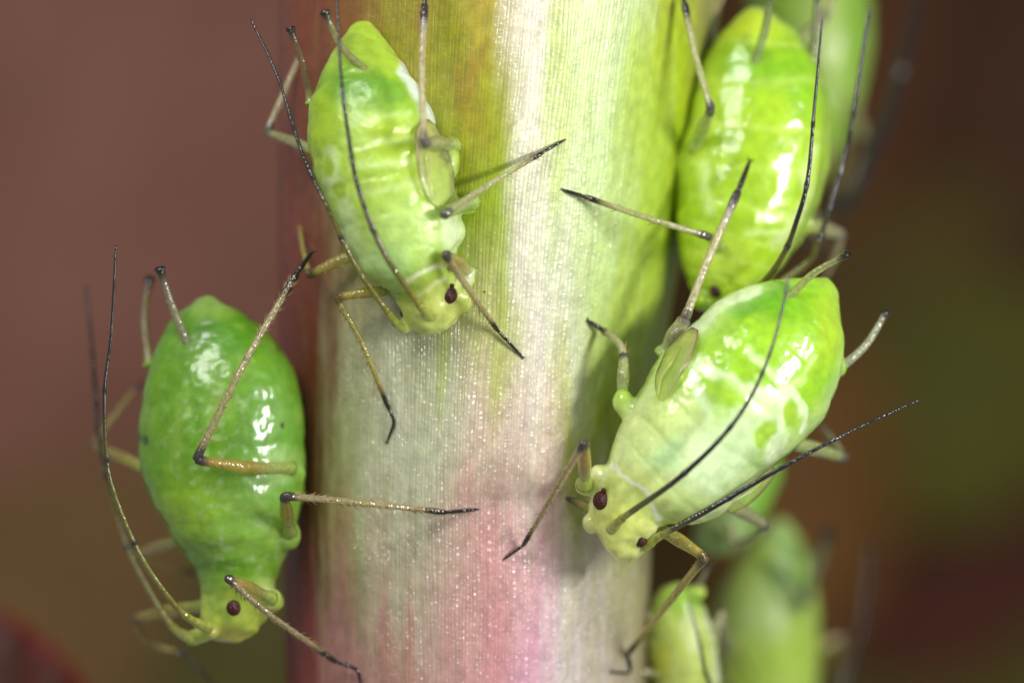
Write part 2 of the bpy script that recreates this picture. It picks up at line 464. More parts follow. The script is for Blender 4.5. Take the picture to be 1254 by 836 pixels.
def stroke_dist(px, py, pts):
    d = np.full(px.shape, 1e9)
    for (ax, ay), (bx, by) in zip(pts[:-1], pts[1:]):
        dx, dy = bx - ax, by - ay
        t = np.clip(((px - ax) * dx + (py - ay) * dy) / (dx*dx + dy*dy + 1e-9), 0, 1)
        d = np.minimum(d, np.hypot(px - ax - t * dx, py - ay - t * dy))
    return d

class Aphid:
    def __init__(self, label, base, mat=None, sharp=True, dy=0.0):
        self.root = bpy.data.objects.new('aphid', None)
        self.root.empty_display_size = 0.3
        self.root.location = base
        COL.objects.link(self.root)
        tag(self.root, label, 'aphid', 'green aphids clustered on the plant stem')
        self.mat = mat or M_BODY
        self.sharp = sharp
        self.dy = dy

    def body(self, st, lobes, voxel, base_col, blots, segs=(0.08, 0.72, 9), fold=0.018, lump=0.02, smooth_it=6, seed=0, end_cols=None, warp=4.0, hue=(1.2, 1.08, 1.6)):
        st = [(*q[:4], q[4] + self.dy, q[5] + self.dy, q[6]) for q in st]
        lobes = [(*q[:2], q[2] + self.dy, *q[3:]) for q in lobes]
        v, f, c, lat, h = loft(st)
        V, F = [v], list(f); off = len(v)
        for (px, py, Y, rx, ry, rz) in lobes:
            e, ef = ellipsoid(P(px, py, Y), (rx/100, ry, rz/100))
            V.append(e); F += [tuple(i + off for i in q) for q in ef]; off += len(e)
        V = np.vstack(V)
        me = bpy.data.meshes.new('raw'); me.from_pydata(V.tolist(), [], F); me.update()
        tmp = bpy.data.objects.new('raw', me); COL.objects.link(tmp)
        md = tmp.modifiers.new('r', 'REMESH'); md.mode = 'VOXEL'; md.voxel_size = voxel
        dg = bpy.context.evaluated_depsgraph_get()
        bm = bpy.data.meshes.new_from_object(tmp.evaluated_get(dg))
        bpy.data.objects.remove(tmp); bpy.data.meshes.remove(me)
        bm.name = 'body'
        n = len(bm.vertices)
        co = np.empty(n * 3, np.float32); bm.vertices.foreach_get('co', co); co = co.reshape(-1, 3).astype(float)
        ed = np.empty(len(bm.edges) * 2, np.int32); bm.edges.foreach_get('vertices', ed); ed = ed.reshape(-1, 2)
        deg = np.bincount(ed.ravel(), minlength=n).astype(float)
        def relax(co, k, w=0.6):
            for _ in range(k):
                s = np.zeros_like(co)
                for d in range(3):
                    s[:, d] = np.bincount(ed[:, 0], co[ed[:, 1], d], n) + np.bincount(ed[:, 1], co[ed[:, 0], d], n)
                co = co + w * (s / deg[:, None] - co)
            return co
        co = relax(co, smooth_it)
        bm.vertices.foreach_set('co', co.astype(np.float32).ravel()); bm.update()
        nr = np.empty(n * 3, np.float32); bm.vertex_normals.foreach_get('vector', nr); nr = nr.reshape(-1, 3).astype(float)
        # position along the body and across it
        d2 = ((co[:, None, :] - c[None]) ** 2).sum(2) if n < 30000 else np.vstack([((q[:, None, :] - c[None]) ** 2).sum(2) for q in np.array_split(co, 8)])
        ring = d2.argmin(1); s = ring / (len(c) - 1.0)
        # refine s along the axis so that folds are smooth
        tg = np.gradient(c, axis=0); tl = (tg ** 2).sum(1)
        s = s + ((co - c[ring]) * tg[ring]).sum(1) / tl[ring] / (len(c) - 1.0)
        u = ((co - c[ring]) * lat[ring]).sum(1) / (lat[ring] ** 2).sum(1)
        px, py = to_px(co)
        wob = fbm(co * 1.6 + seed, 2, seed)
        s0, s1, ns = segs
        ph = (s - s0) / (s1 - s0) * ns + 0.12 * wob + 0.10 * u * u
        fr = ph - np.floor(ph)
        groove = np.exp(-((np.minimum(fr, 1 - fr)) / 0.10) ** 2) * (ph > 0.5) * (ph < ns + 0.5)
        win = smooth(1.05, 0.75, np.abs(u))
        marg = np.exp(-((np.abs(u) - 0.9) / 0.14) ** 2)
        disp = -fold * groove * (0.35 + 0.65 * win) + lump * wob + 0.9 * fold * marg * np.cos(ph * 2 * math.pi + math.pi) * (ph > 0) * (ph < ns)
        disp += 0.006 * fbm(co * 9, 3, seed + 5) + 0.035 * smooth(0.70, 0.84, s) * fbm(co * 5.5, 2, seed + 6)
        co2 = relax(co + nr * disp[:, None], 1, 0.4)
        bm.vertices.foreach_set('co', co2.astype(np.float32).ravel()); bm.update()
        # pigment
        C = np.tile(lin(base_col), (n, 1))
        if end_cols:
            for (t0, t1, cc) in end_cols:
                w = smooth(t0, t1, s)[:, None]; C = C * (1 - w) + lin(cc) * w
        wpx = px + warp * fbm(co * 3.3 + 11, 3, seed + 2); wpy = py + warp * fbm(co * 3.3 + 37, 3, seed + 3)
        for bl in blots:
            if bl[0] == 'spot':
                _, x, y, rx, ry, rot, cc, amt, soft = bl
                r = math.radians(rot); dx, dy = wpx - x, wpy - y
                q = np.hypot((dx*math.cos(r) + dy*math.sin(r)) / rx, (-dx*math.sin(r) + dy*math.cos(r)) / ry)
                w = smooth(1 + soft, 1 - soft, q) * amt
            elif bl[0] == 'line':
                _, pts, wd, cc, amt, soft = bl
                w = smooth(wd + soft, max(wd - soft, 0), stroke_dist(wpx, wpy, pts)) * amt
            elif bl[0] == 'seg':      # pale lines along the folds
                _, cc, amt = bl
                w = groove * win * amt
            elif bl[0] == 'marg':  # pale edge: light through the thin rim put into the colour
                _, cc, amt = bl
                w = marg * amt * smooth(0.05, 0.2, s)
            elif bl[0] == 'mottle':
                _, sc, cc, amt, t0, t1 = bl
                w = smooth(t0, t1, fbm(co * sc + 5, 3, seed + 9)) * amt
            elif bl[0] == 'wax_glints':  # pale wax flecks plus mottled glints laid into the colour
                _, x, y, rx, ry, sc, cc, amt, t0, t1 = bl
                w = smooth(t0, t1, fbm(co * sc + 5, 3, seed + 9)) * amt * smooth(1.4, 0.5, np.hypot((px - x) / rx, (py - y) / ry))
            w = w[:, None]
            C = C * (1 - w) + lin(cc) * w
        C = C * np.array(hue)
        setcol(bm, np.concatenate([C.clip(0, 0.9), np.ones((n, 1))], 1))
        self.skin = tuple(255 * np.array(base_col) / 255.0)
        bm.polygons.foreach_set('use_smooth', [True] * len(bm.polygons))
        bm.materials.clear(); bm.materials.append(self.mat)
        o = bpy.data.objects.new('body', bm); COL.objects.link(o)
        o.parent = self.root; o.matrix_parent_inverse = parent_world(self.root).inverted()
        self.bvh = BVHTree.FromPolygons([tuple(x) for x in co2], [tuple(p.vertices) for p in bm.polygons])
        self.mid = float(c[len(c)//2, 1])
        return o

    def Y(self, px, py, spec):
        """depth: a number, 's+d' on the stem skin or 'b+d' on the body skin"""
        if not isinstance(spec, str): return spec + self.dy
        off = float(spec[1:]) if len(spec) > 1 else 0.0
        if spec[0] == 's': return stem_front_y(px, py) + off
        org = Vector((0, -DIST, 0)); d = (P(px, py, 0) - org).normalized()
        hit = self.bvh.ray_cast(org, d)
        if hit[0] is None:
            hit = self.bvh.find_nearest(P(px, py, self.mid))
        return hit[0].y + off

    def pt(self, p):
        return np.array(P(p[0], p[1], self.Y(*p)))

    def eye(self, p, r, tubercle=(0.3, -0.9)):
        c = self.pt(p); r /= 100
        v, f = ellipsoid((0, 0, 0), (r, r * 0.8, r * 1.1), 24, 16)
        e = mesh_obj('eye', v + c, f, M_EYE, self.root)
        if tubercle:
            t = c + np.array([tubercle[0] * r, -0.25 * r, -tubercle[1] * r * 1.15])
            v, f = ellipsoid(t, (r * 0.3, r * 0.3, r * 0.3), 10, 8)
            mesh_obj('eye_tubercle', v, f, M_EYE, e)
        return e

    def antenna(self, pts, r0=0.042, r1=0.014, dark=0.35, joints=(0.09, 0.33, 0.52, 0.70), clear=0.3, tint=(128, 122, 40), pale=False):
        p = catmull([self.pt(q) for q in pts], 121)
        L = np.concatenate([[0], np.cumsum(np.linalg.norm(np.diff(p, axis=0), axis=1))]); L /= L[-1]
        t = np.linspace(0, 1, 121); p = np.stack([np.interp(t, L, p[:, k]) for k in range(3)], 1)
        rad = r0 + (r1 - r0) * t ** 0.8
        rad[t < 0.05] *= 1.55; rad[(t >= 0.05) & (t < 0.085)] *= 1.25
        dk = (26, 22, 24)
        keys = [(0, (170, 185, 70), 0.25), (0.06, (165, 170, 60), 0.3), (0.12, tint, clear), (dark, tuple(int(a*0.75) for a in tint), clear * 0.8), (dark + 0.22, dk, 0), (0.96, dk, 0), (1, (60, 50, 50), 0)]
        rgba = ramp(t, keys)
        for j in joints[1:]:
            w = np.exp(-((t - j) / 0.010) ** 2)
            rad = rad * (1 + 0.28 * w)
            rgba = rgba * (1 - w[:, None]) + np.array([0.012, 0.01, 0.012, 0]) * w[:, None]
        cuts = [0] + [int(j * 120) for j in joints] + [120]
        part = None
        for k in range(len(cuts) - 1):
            a, b_ = cuts[k], cuts[k + 1] + 1
            o = tube('antenna' if part is None else 'segment', p[a:b_], rad[a:b_], rgba[a:b_], M_LIMB, part or self.root, 10)
            part = part or o
        return part

    def leg(self, coxa, knee, ankle, tip, mid_f=None, mid_t=None, rf=0.085, rt=0.046, ra=0.034, scheme='brown', hair=0, foot=None):
        rf, rt, ra = rf * 0.95, rt * 0.88, ra * 0.88
        cx = Vector(self.pt(coxa)); near = self.bvh.find_nearest(cx)
        if (cx - near[0]).dot(near[1]) > -0.05: cx = near[0] - near[1] * 0.05    # rooted under the skin
        fem = [np.array(cx)] + ([self.pt(mid_f)] if mid_f else []) + [self.pt(knee)]
        if len(fem) == 2: fem.insert(1, (fem[0] + fem[1]) / 2 + np.array([0, -0.02, 0.015]))
        p = catmull(fem, 22); t = np.linspace(0, 1, 22)
        rad = np.interp(t, [0, 0.1, 0.17, 0.24, 0.5, 0.85, 0.95, 1], [rf*1.3, rf*1.12, rf*0.85, rf*0.88, rf, rf*0.72, rf*0.74, rf*0.55])
        S = {'brown': ((175, 185, 90), (190, 155, 55), (60, 55, 50), (178, 162, 104), (140, 124, 80), (32, 26, 24)),
             'green': ((175, 200, 110), (175, 190, 95), (80, 82, 66), (185, 185, 120), (140, 132, 80), (34, 30, 26)),
             'grey':  ((175, 190, 100), (180, 180, 110), (95, 88, 78), (198, 184, 128), (150, 142, 125), (50, 46, 46)),
             'olive': ((185, 195, 70), (195, 175, 60), (90, 75, 30), (185, 170, 65), (145, 125, 45), (36, 28, 18))}[scheme]
        rgba = ramp(t, [(0, tuple((np.array(self.skin) + np.array(S[0])) / 2), 0.3), (0.26, S[0], 0.55), (0.5, S[1], 0.7), (0.84, S[1], 0.6), (0.93, S[2], 0.05), (1, S[2], 0.0)])
        lg = tube('leg', p, rad, rgba, M_LIMB, self.root, 14)
        K, A_, T_ = self.pt(knee), self.pt(ankle), self.pt(tip)
        mids = [self.pt(mid_t)] if mid_t else [(K + A_) / 2 + np.array([0, -0.03, 0.0]) + 0.02 * np.array(nrng.normal(size=3))]
        p = catmull([K] + mids + [A_], 40); t = np.linspace(0, 1, 40)
        rad = np.interp(t, [0, 0.03, 0.09, 0.4, 0.85, 0.96, 1], [rt*1.15, rt*1.25, rt*0.95, rt*0.88, ra*1.0, ra*1.12, ra*0.9])
        rgba = ramp(t, [(0, S[2], 0), (0.05, S[2], 0.05), (0.12, S[3], 0.62), (0.7, S[3], 0.62), (0.84, S[4], 0.25), (0.9, S[5], 0), (1, S[5], 0)])
        ti = tube('tibia', p, rad, rgba, M_LIMB, lg, 12)
        if hair:
            hv, hf = [], []
            tg = np.gradient(p, axis=0); tg /= np.linalg.norm(tg, axis=1)[:, None]
            for _ in range(hair):
                i = rng.uniform(2, 38); k = int(i); fpos = p[k] + (p[k+1] - p[k]) * (i - k); d = tg[k]
                a = nrng.normal(size=3); a -= d * a.dot(d); a /= np.linalg.norm(a)
                b0 = fpos + a * rad[k] * 0.85; ln = rng.uniform(0.06, 0.12)
                e = b0 + (a * 0.62 + d * 0.8) * ln
                w = np.cross(a, d) * 0.008; w2 = d * 0.008
                n = len(hv); hv += [b0 + w, b0 - w * 0.5 + w2, b0 - w * 0.5 - w2, e]
                hf += [(n, n+1, n+3), (n+1, n+2, n+3), (n+2, n, n+3)]
            h_ = mesh_obj('bristle_hair', hv, hf, M_HAIR, lg); h_['kind'] = 'stuff'
        # tarsus with a pair of claws
        q = [A_] + ([self.pt(foot)] if foot else [(A_ + T_) / 2 + np.array([0, -0.012, 0])]) + [T_]
        p = catmull(q, 14); t = np.linspace(0, 1, 14)
        rad = np.interp(t, [0, 0.1, 0.2, 0.3, 0.8, 1], [ra*0.8, ra*0.55, ra*0.8, ra*0.72, ra*0.62, ra*0.4])
        rgba = ramp(t, [(0, S[5], 0), (1, (24, 20, 20), 0)])
        v, f, row = tube_data(p, rad, 8); cc = rgba[row]
        d = p[-1] - p[-2]; d /= np.linalg.norm(d)
        sd = np.cross(d, [0, 1, 0]); sd /= np.linalg.norm(sd) + 1e-9
        for sgn in (-1, 1):
            e = p[-1] + d * ra * 1.1 + sd * sgn * ra * 0.8 + np.array([0, 0.02, 0])
            v2, f2, r2 = tube_data(catmull([p[-1] - d*0.01, p[-1] + d * ra * 0.7 + sd * sgn * ra * 0.5, e], 5), [ra*0.3, ra*0.28, ra*0.22, ra*0.14, ra*0.05], 5)
            f += [tuple(i + len(v) for i in q_) for q_ in f2]; v = np.vstack([v, v2]); cc = np.vstack([cc, rgba[[-1] * len(v2)]])
        mesh_obj('tarsus', v, f, M_LIMB, lg, cc)
        return lg

    def cornicle(self, base, tip, r0=0.07, r1=0.043, bend=(0, 0), tone=(165, 165, 90)):
        a, b_ = self.pt(base), self.pt(tip)
        md = (a + b_) / 2 + np.array([bend[0] / 100, 0, -bend[1] / 100])
        a2 = a + (a - md) / np.linalg.norm(a - md) * 0.08
        p = catmull([a2, a, md, b_], 30); t = np.linspace(0, 1, 30)
        rad = np.interp(t, [0, 0.12, 0.3, 0.9, 0.97, 1], [r0 * 1.3, r0 * 1.1, r0 * 0.85, r1 * 0.9, r1 * 1.15, r1 * 1.3])
        rgba = ramp(t, [(0, (140, 185, 50), 0.0), (0.2, (170, 190, 90), 0.4), (0.45, tone, 0.7), (0.85, tuple(int(x*0.85) for x in tone), 0.6), (0.95, (60, 50, 40), 0.1), (1, (30, 24, 22), 0)])
        c = tube('cornicle', p, rad, rgba, M_LIMB, self.root, 14)
        d = (p[-1] - p[-3]); d /= np.linalg.norm(d)
        q = np.array([p[-1] - d * 0.03, p[-1] - d * 0.012, p[-1] + d * 0.02, p[-1] + d * 0.028, p[-1] + d * 0.005])
        tube('cornicle_rim', q, [r1 * 1.05, r1 * 1.45, r1 * 1.55, r1 * 1.2, r1 * 0.6], ramp(np.linspace(0, 1, 5), [(0, (28, 22, 20), 0), (1, (14, 12, 12), 0)]), M_LIMB, c, 16)
        return c

    def wing_pad(self, st, rim_side=None):
        st = [(a, b_, c, d, self.Y(a, b_, yl), self.Y(c, d, yr), h) for (a, b_, c, d, yl, yr, h) in st]
        v, f, c, lat, h = loft(st, 40, 24)
        n = len(v); row = np.arange(n) // 24
        t = row / 39.0
        ang = np.arange(n) % 24 / 24 * 2 * math.pi
        edge = np.abs(np.cos(ang)) ** 6
        base = ramp(t, [(0, (120, 95, 50), 0.4), (0.12, (215, 208, 130), 0.82), (0.6, (232, 236, 170), 0.92), (1, (225, 236, 170), 0.88)])
        e = ramp(t, [(0, (70, 52, 30), 0.15), (0.5, (130, 115, 55), 0.4), (1, (190, 200, 120), 0.7)])
        rgba = base * (1 - edge[:, None]) + e * edge[:, None]
        w = mesh_obj('wing_pad', v, f, M_PAD, self.root, rgba)
        i = np.arange(12, 36); side = rim_side or -0.35      # raised fold along the pad, its highlight line put in as pale colour
        q = c[i] + lat[i] * (side + 0.25 * np.sin(i / 7.0))[:, None] * 0.9
        q = q + np.array([0, -1, 0]) * (h[i] * 0.9)[:, None]
        tube('fold', q, 0.014 * np.sin(np.linspace(0.15, 3.0, 24)) + 0.003, ramp(np.linspace(0, 1, 24), [(0, (220, 225, 170), 0.3), (1, (235, 240, 200), 0.3)]), M_PAD, w, 8)
        return w

    def rostrum(self, pts, r=0.07):
        p = catmull([self.pt(q) for q in pts], 16); t = np.linspace(0, 1, 16)
        tube('rostrum', p, np.interp(t, [0, 0.5, 0.9, 1], [r, r*0.95, r*0.5, r*0.15]),
             ramp(t, [(0, (165, 170, 60), 0.2), (0.45, (110, 105, 45), 0.1), (0.8, (35, 30, 26), 0), (1, (20, 18, 18), 0)]), M_LIMB, self.root, 12)

def stn(rows, ys, hs):
    """rows of outline pairs with depth and half thickness profiles over the length"""
    n = len(rows); t = np.linspace(0, 1, n)
    y = np.interp(t, [q[0] for q in ys], [q[1] for q in ys]); h = np.interp(t, [q[0] for q in hs], [q[1] for q in hs])
    return [(*rows[i], y[i], y[i], h[i]) for i in range(n)]

MINT, LIME, LEAF, DEEP = (200, 226, 150), (150, 190, 40), (108, 165, 30), (78, 140, 16)

# ------------------------------------------------------------------ aphid on the upper left of the stem
A = Aphid('pale lime aphid head down on the upper left stem, a dark red eye facing right', P(490, 250, 0.45))
A.body(stn([(431,30,456,28),(421,43,465,39),(403,70,487,68),(390,97,506,97),(377,130,525,128),(375,167,537,158),(382,207,549,190),(396,247,557,222),
            (415,287,563,253),(437,326,565,280),(459,345,560,303),(475,352,561,325),(483,361,570,350),(491,380,567,376),(500,395,554,393),(516,403,538,402)],
           [(0, 0.0), (0.3, -0.3), (0.6, -0.35), (0.8, -0.25), (1, -0.1)],
           [(0, 0.1), (0.06, 0.18), (0.15, 0.42), (0.3, 0.72), (0.5, 0.78), (0.65, 0.66), (0.75, 0.5), (0.85, 0.4), (0.93, 0.3), (1, 0.1)]),
       [(573,337,-0.25,12,0.16,14), (552,196,-0.3,13,0.3,24), (572,251,-0.22,14,0.18,13), (556,282,-0.3,14,0.25,20), (494,399,-0.22,10,0.11,9),
        (527,391,-0.35,10,0.11,9), (566,368,-0.2,12,0.2,15), (488,352,-0.2,12,0.2,12)],
       0.021, (150, 192, 44),
       [('spot', 440, 60, 40, 28, 0, (150, 190, 48), 0.8, 0.6), ('spot', 432, 108, 48, 24, 10, (84, 148, 24), 0.85, 0.7), ('spot', 470, 118, 34, 20, 20, (92, 156, 30), 0.7, 0.7),
        ('spot', 395, 165, 22, 70, -6, (138, 176, 18), 0.8, 0.5), ('spot', 470, 225, 60, 90, -14, (168, 206, 70), 0.75, 0.6), ('spot', 478, 170, 30, 20, 0, (160, 196, 36), 0.8, 0.6),
        ('line', [(498, 88), (522, 122), (530, 160)], 12, (206, 228, 186), 0.9, 5), ('line', [(405, 190), (404, 215), (418, 240), (425, 280), (450, 320)], 10, (186, 220, 128), 0.85, 6),
        ('line', [(440, 150), (500, 140)], 4, (190, 222, 120), 0.5, 5), ('line', [(425, 175), (510, 170)], 4, (190, 222, 120), 0.5, 5), ('line', [(430, 205), (505, 197)], 4, (196, 226, 130), 0.55, 5),
        ('line', [(440, 240), (520, 222)], 4, (196, 226, 130), 0.5, 5), ('spot', 401, 203, 8, 13, 0, (142, 180, 14), 0.9, 0.35), ('spot', 416, 234, 10, 11, 0, (146, 182, 16), 0.9, 0.35),
        ('spot', 500, 290, 62, 45, -20, (178, 216, 106), 0.8, 0.6), ('spot', 540, 215, 22, 60, -10, (190, 216, 120), 0.7, 0.5), ('spot', 556, 285, 16, 22, 0, (206, 230, 160), 0.8, 0.5),
        ('spot', 475, 325, 25, 25, 0, (170, 216, 120), 0.6, 0.6), ('line', [(498, 345), (530, 330), (560, 318)], 3, (220, 235, 170), 0.7, 3), ('line', [(508, 362), (535, 350), (545, 340)], 2, (224, 236, 170), 0.7, 2),
        ('spot', 528, 372, 44, 28, -10, (190, 210, 90), 0.6, 0.5), ('spot', 572, 335, 10, 14, 0, (214, 232, 168), 0.8, 0.5)],
       segs=(0.14, 0.74, 8), fold=0.011, seed=1, end_cols=[(0.74, 0.84, (186, 208, 96))])
A.wing_pad([(518,146,525,146,'b-0.05','b-0.05',0.02),(509,160,536,157,'b-0.09','b-0.05',0.05),(510,190,549,186,'b-0.12','b-0.06',0.06),
            (513,215,556,214,'b-0.12','b-0.06',0.06),(521,240,555,236,'b-0.1','b-0.05',0.05),(534,254,544,254,'b-0.04','b-0.03',0.03)])
A.eye((550, 361, 'b+0.02'), 10, (0.35, -0.95))
A.eye((497, 383, 0.02), 7, None)
A.antenna([(491,401,'b+0.03'),(478,386,-0.55),(435,325,-0.8),(402,256,-0.8),(370,187,-0.65),(340,94,-0.5),(307,23,-0.35)], r0=0.042, dark=0.32)
A.antenna([(527,388,'b+0.03'),(512,371,-0.85),(469,307,-1.25),(439,231,-1.35),(426,161,-1.3),(417,84,-1.2),(412,-30,-1.0)], r0=0.044, dark=0.22)
A.cornicle((447,86,'b+0.05'), (398,16,-0.75), 0.065, 0.042, (-4, 6))
A.cornicle((379,118,-0.25), (356,36,-0.3), 0.06, 0.04, (4, 4), (120, 95, 50))
A.leg((486,359,0.0), (412,364,-0.2), (476,500,'s-0.10'), (474,541,'s-0.005'), mid_t=(443,420,-0.15), rf=0.075, rt=0.042, hair=50, scheme='olive', foot=(482,517,'s-0.05'))
A.leg((446,310,0.15), (379,337,0.25), (366,266,1.3), (361,236,1.6), rf=0.085, scheme='olive')
A.leg((388,195,0.1), (327,162,0.75), (388,22,1.3), (398,-18,1.5), rf=0.075, rt=0.055, scheme='grey')
A.leg((560,172,-0.35), (519,175,-1.35), (520,6,-0.75), (523,-34,-0.6), rf=0.1, rt=0.05, ra=0.055, scheme='grey', hair=30)
A.leg((578,246,-0.25), (543,263,-1.15), (664,187,'s-0.10'), (692,171,'s-0.005'), mid_t=(604,223,-0.6), rf=0.1, rt=0.05, scheme='green', hair=40)
A.leg((577,336,-0.2), (545,311,-1.05), (609,404,'s-0.11'), (640,437,'s-0.005'), rf=0.09, rt=0.052, scheme='brown', hair=60)
A.rostrum([(552,372,0.1), (575,362,0.2), (594,357,'s-0.03')], 0.05)

# ------------------------------------------------------------------ aphid at the left edge
B = Aphid('plump mid-green aphid hanging off the left edge of the stem, hairy legs reaching right', P(290, 590, 1.7), M_WAXY)
B.body(stn([(242,366,264,364),(234,374,272,371),(212,390,302,386),(192,425,334,413),(178,470,358,450),(170,520,371,500),(171,565,374,553),(182,605,373,600),
            (200,640,364,640),(218,672,355,670),(237,698,342,696),(245,715,336,714),(247,735,336,735),(247,755,324,757),(250,772,306,775),(264,787,290,786)],
           [(0, 0.95), (0.3, 0.8), (0.6, 0.75), (0.8, 0.6), (1, 0.45)],
           [(0, 0.1), (0.06, 0.18), (0.15, 0.45), (0.3, 0.85), (0.5, 0.92), (0.65, 0.7), (0.75, 0.5), (0.85, 0.42), (0.93, 0.33), (1, 0.1)]),
       [(356,580,0.6,20,0.2,20), (352,655,0.5,18,0.2,20), (333,735,0.45,14,0.18,14), (258,772,0.3,11,0.12,10), (250,776,0.4,14,0.16,11), (238,781,0.45,12,0.12,9), (300,768,0.45,14,0.2,10)],
       0.023, (100, 158, 24),
       [('spot', 190, 520, 26, 110, 4, (104, 166, 16), 0.8, 0.6), ('spot', 270, 410, 60, 26, 0, (72, 142, 16), 0.75, 0.7), ('spot', 258, 372, 30, 16, 0, (150, 190, 80), 0.6, 0.7),
        ('spot', 335, 540, 40, 80, 0, (104, 166, 50), 0.8, 0.7), ('spot', 290, 640, 60, 40, 0, (140, 196, 70), 0.7, 0.7), ('spot', 232, 620, 40, 36, 20, (146, 196, 34), 0.7, 0.7),
        ('spot', 345, 570, 22, 20, 0, (158, 206, 110), 0.8, 0.6), ('spot', 350, 655, 20, 20, 0, (150, 196, 80), 0.7, 0.6),
        ('mottle', 3.4, (136, 182, 66), 0.55, 0.15, 0.8), ('wax_glints', 255, 530, 60, 120, 11, (176, 208, 140), 0.45, 0.1, 1.1), ('wax_glints', 300, 650, 60, 60, 9, (180, 212, 140), 0.4, 0.1, 1.1), ('spot', 344, 521, 3.5, 5, 0, (20, 40, 20), 0.9, 0.4), ('spot', 176, 537, 4, 6, 0, (30, 70, 20), 0.8, 0.4),
        ('spot', 330, 730, 16, 20, 0, (180, 208, 110), 0.8, 0.6)],
       segs=(0.1, 0.74, 9), fold=0.006, lump=0.008, seed=4, hue=(1.12, 0.98, 1.3), end_cols=[(0.70, 0.86, (168, 198, 66)), (0.88, 0.97, (186, 202, 80))])
B.eye((286, 744, 'b+0.02'), 9, None)
B.antenna([(256,770,'b+0.03'),(222,749,-0.1),(186,703,-0.35),(163,662,-0.4),(140,604,-0.4),(130,558,-0.4),(128,477,-0.4),(136,410,-0.35),(142,300,-0.3)], r0=0.044, dark=0.42, joints=(0.08, 0.30, 0.50, 0.66))
B.antenna([(236,783,0.35),(208,762,0.7),(165,689,1.1),(140,620,1.3),(122,540,1.4),(117,484,1.5),(111,410,1.6),(105,350,1.7)], r0=0.05, r1=0.02, dark=0.42)
B.cornicle((230,422,'b+0.06'), (196,330,0.05), 0.07, 0.046, (-2, 0), (170, 160, 120))
B.cornicle((182,440,1.0), (183,342,1.5), 0.07, 0.046, (-6, 0), (130, 120, 50))
B.leg((364,574,0.35), (240,563,-0.55), (364,334,-0.05), (382,309,0.15), mid_f=(305,572,-0.25), mid_t=(300,443,-0.45), rf=0.088, rt=0.052, ra=0.05, hair=220)
B.leg((357,648,0.25), (348,607,-0.55), (545,627,'s-0.10'), (586,623,'s-0.005'), rf=0.09, rt=0.055, ra=0.04, hair=130)
B.leg((334,728,0.2), (278,707,-0.45), (410,809,'s-0.25'), (441,834,'s-0.04'), mid_t=(330,752,-0.2), rf=0.08, rt=0.05, ra=0.042, hair=120, foot=(436,819,'s-0.12'))
B.leg((190,580,1.0), (114,545,1.9), (172,470,2.4), (200,455,2.5), rf=0.085, scheme='olive')
B.leg((225,660,1.1), (165,680,2.0), (235,700,2.5), (262,712,2.6), rf=0.08, scheme='olive')
B.leg((252,742,0.8), (163,757,1.5), (226,800,2.0), (262,838,2.2), rf=0.09, scheme='olive', mid_t=(182,786,1.8))

# ------------------------------------------------------------------ aphid at the upper right
Dp = Aphid('bright lime aphid head down at the upper right, wet wrinkled highlights on its back', P(850, 330, 1.75), M_WRINKLED, dy=-0.15)
Dp.body(stn([(918,6,928,6),(900,22,953,22),(872,55,984,50),(851,100,1006,90),(837,150,1017,140),(826,195,1018,190),(827,240,1007,240),(830,280,987,285),
             (832,310,966,315),(840,335,946,340),(850,352,926,365),(860,375,910,385),(872,396,894,396)],
            [(0, 1.9), (0.4, 1.75), (1, 1.5)],
            [(0, 0.03), (0.08, 0.3), (0.2, 0.6), (0.4, 0.85), (0.6, 0.8), (0.75, 0.6), (0.9, 0.4), (1, 0.1)]),
        [(834,200,1.6,12,0.2,22), (840,265,1.5,12,0.2,16), (862,370,1.3,12,0.15,12)],
        0.026, (152, 196, 26),
        [('spot', 930, 85, 60, 26, 10, (110, 170, 14), 0.8, 0.7), ('spot', 985, 100, 22, 60, -10, (120, 180, 10), 0.7, 0.6), ('spot', 915, 30, 40, 18, 0, (170, 196, 40), 0.8, 0.7),
         ('spot', 858, 130, 20, 80, 6, (170, 204, 44), 0.7, 0.7), ('line', [(860, 200), (870, 260)], 6, (196, 224, 130), 0.7, 6),
         ('line', [(1000, 180), (985, 240), (950, 300)], 7, (200, 226, 140), 0.6, 6), ('line', [(925, 262), (975, 266)], 4, (200, 226, 130), 0.6, 4),
         ('line', [(915, 285), (960, 285)], 5, (200, 226, 130), 0.6, 5), ('spot', 880, 320, 40, 30, 0, (176, 206, 60), 0.7, 0.6), ('seg', (190, 220, 90), 0.35)],
        segs=(0.1, 0.8, 8), fold=0.006, lump=0.03, seed=7, warp=6)
Dp.eye((877, 356, 'b+0.02'), 8, None)
Dp.cornicle((924,78,'b+0.06'), (944,-14,0.75), 0.075, 0.05, (4, 0), (150, 165, 100))
Dp.cornicle((996,70,1.6), (1002,-14,1.4), 0.07, 0.05, (0, 0), (130, 140, 80))
Dp.antenna([(890,384,1.1),(935,345,0.55),(960,310,0.3),(975,272,0.15),(989,220,0.05),(997,134,0.0),(1007,24,-0.1)], r0=0.05, r1=0.013, dark=0.2)
Dp.antenna([(905,380,1.4),(985,325,1.3),(1000,301,1.2),(1017,252,1.1),(1034,190,1.1),(1046,130,1.0),(1064,12,1.0)], r0=0.055, r1=0.02, dark=0.2)
Dp.leg((842,178,1.2), (871,134,0.5), (838,4,0.75), (830,-26,0.9), rf=0.09, rt=0.055, ra=0.05, scheme='green')
Dp.leg((880,302,1.0), (866,289,0.35), (716,241,'s-0.12'), (688,232,'s-0.005'), mid_t=(790,266,0.15), rf=0.08, rt=0.05, ra=0.04, scheme='green', hair=25)
Dp.leg((985,275,1.7), (1030,287,2.3), (1005,350,2.9), (985,370,3.0), rf=0.11, rt=0.07, scheme='grey')
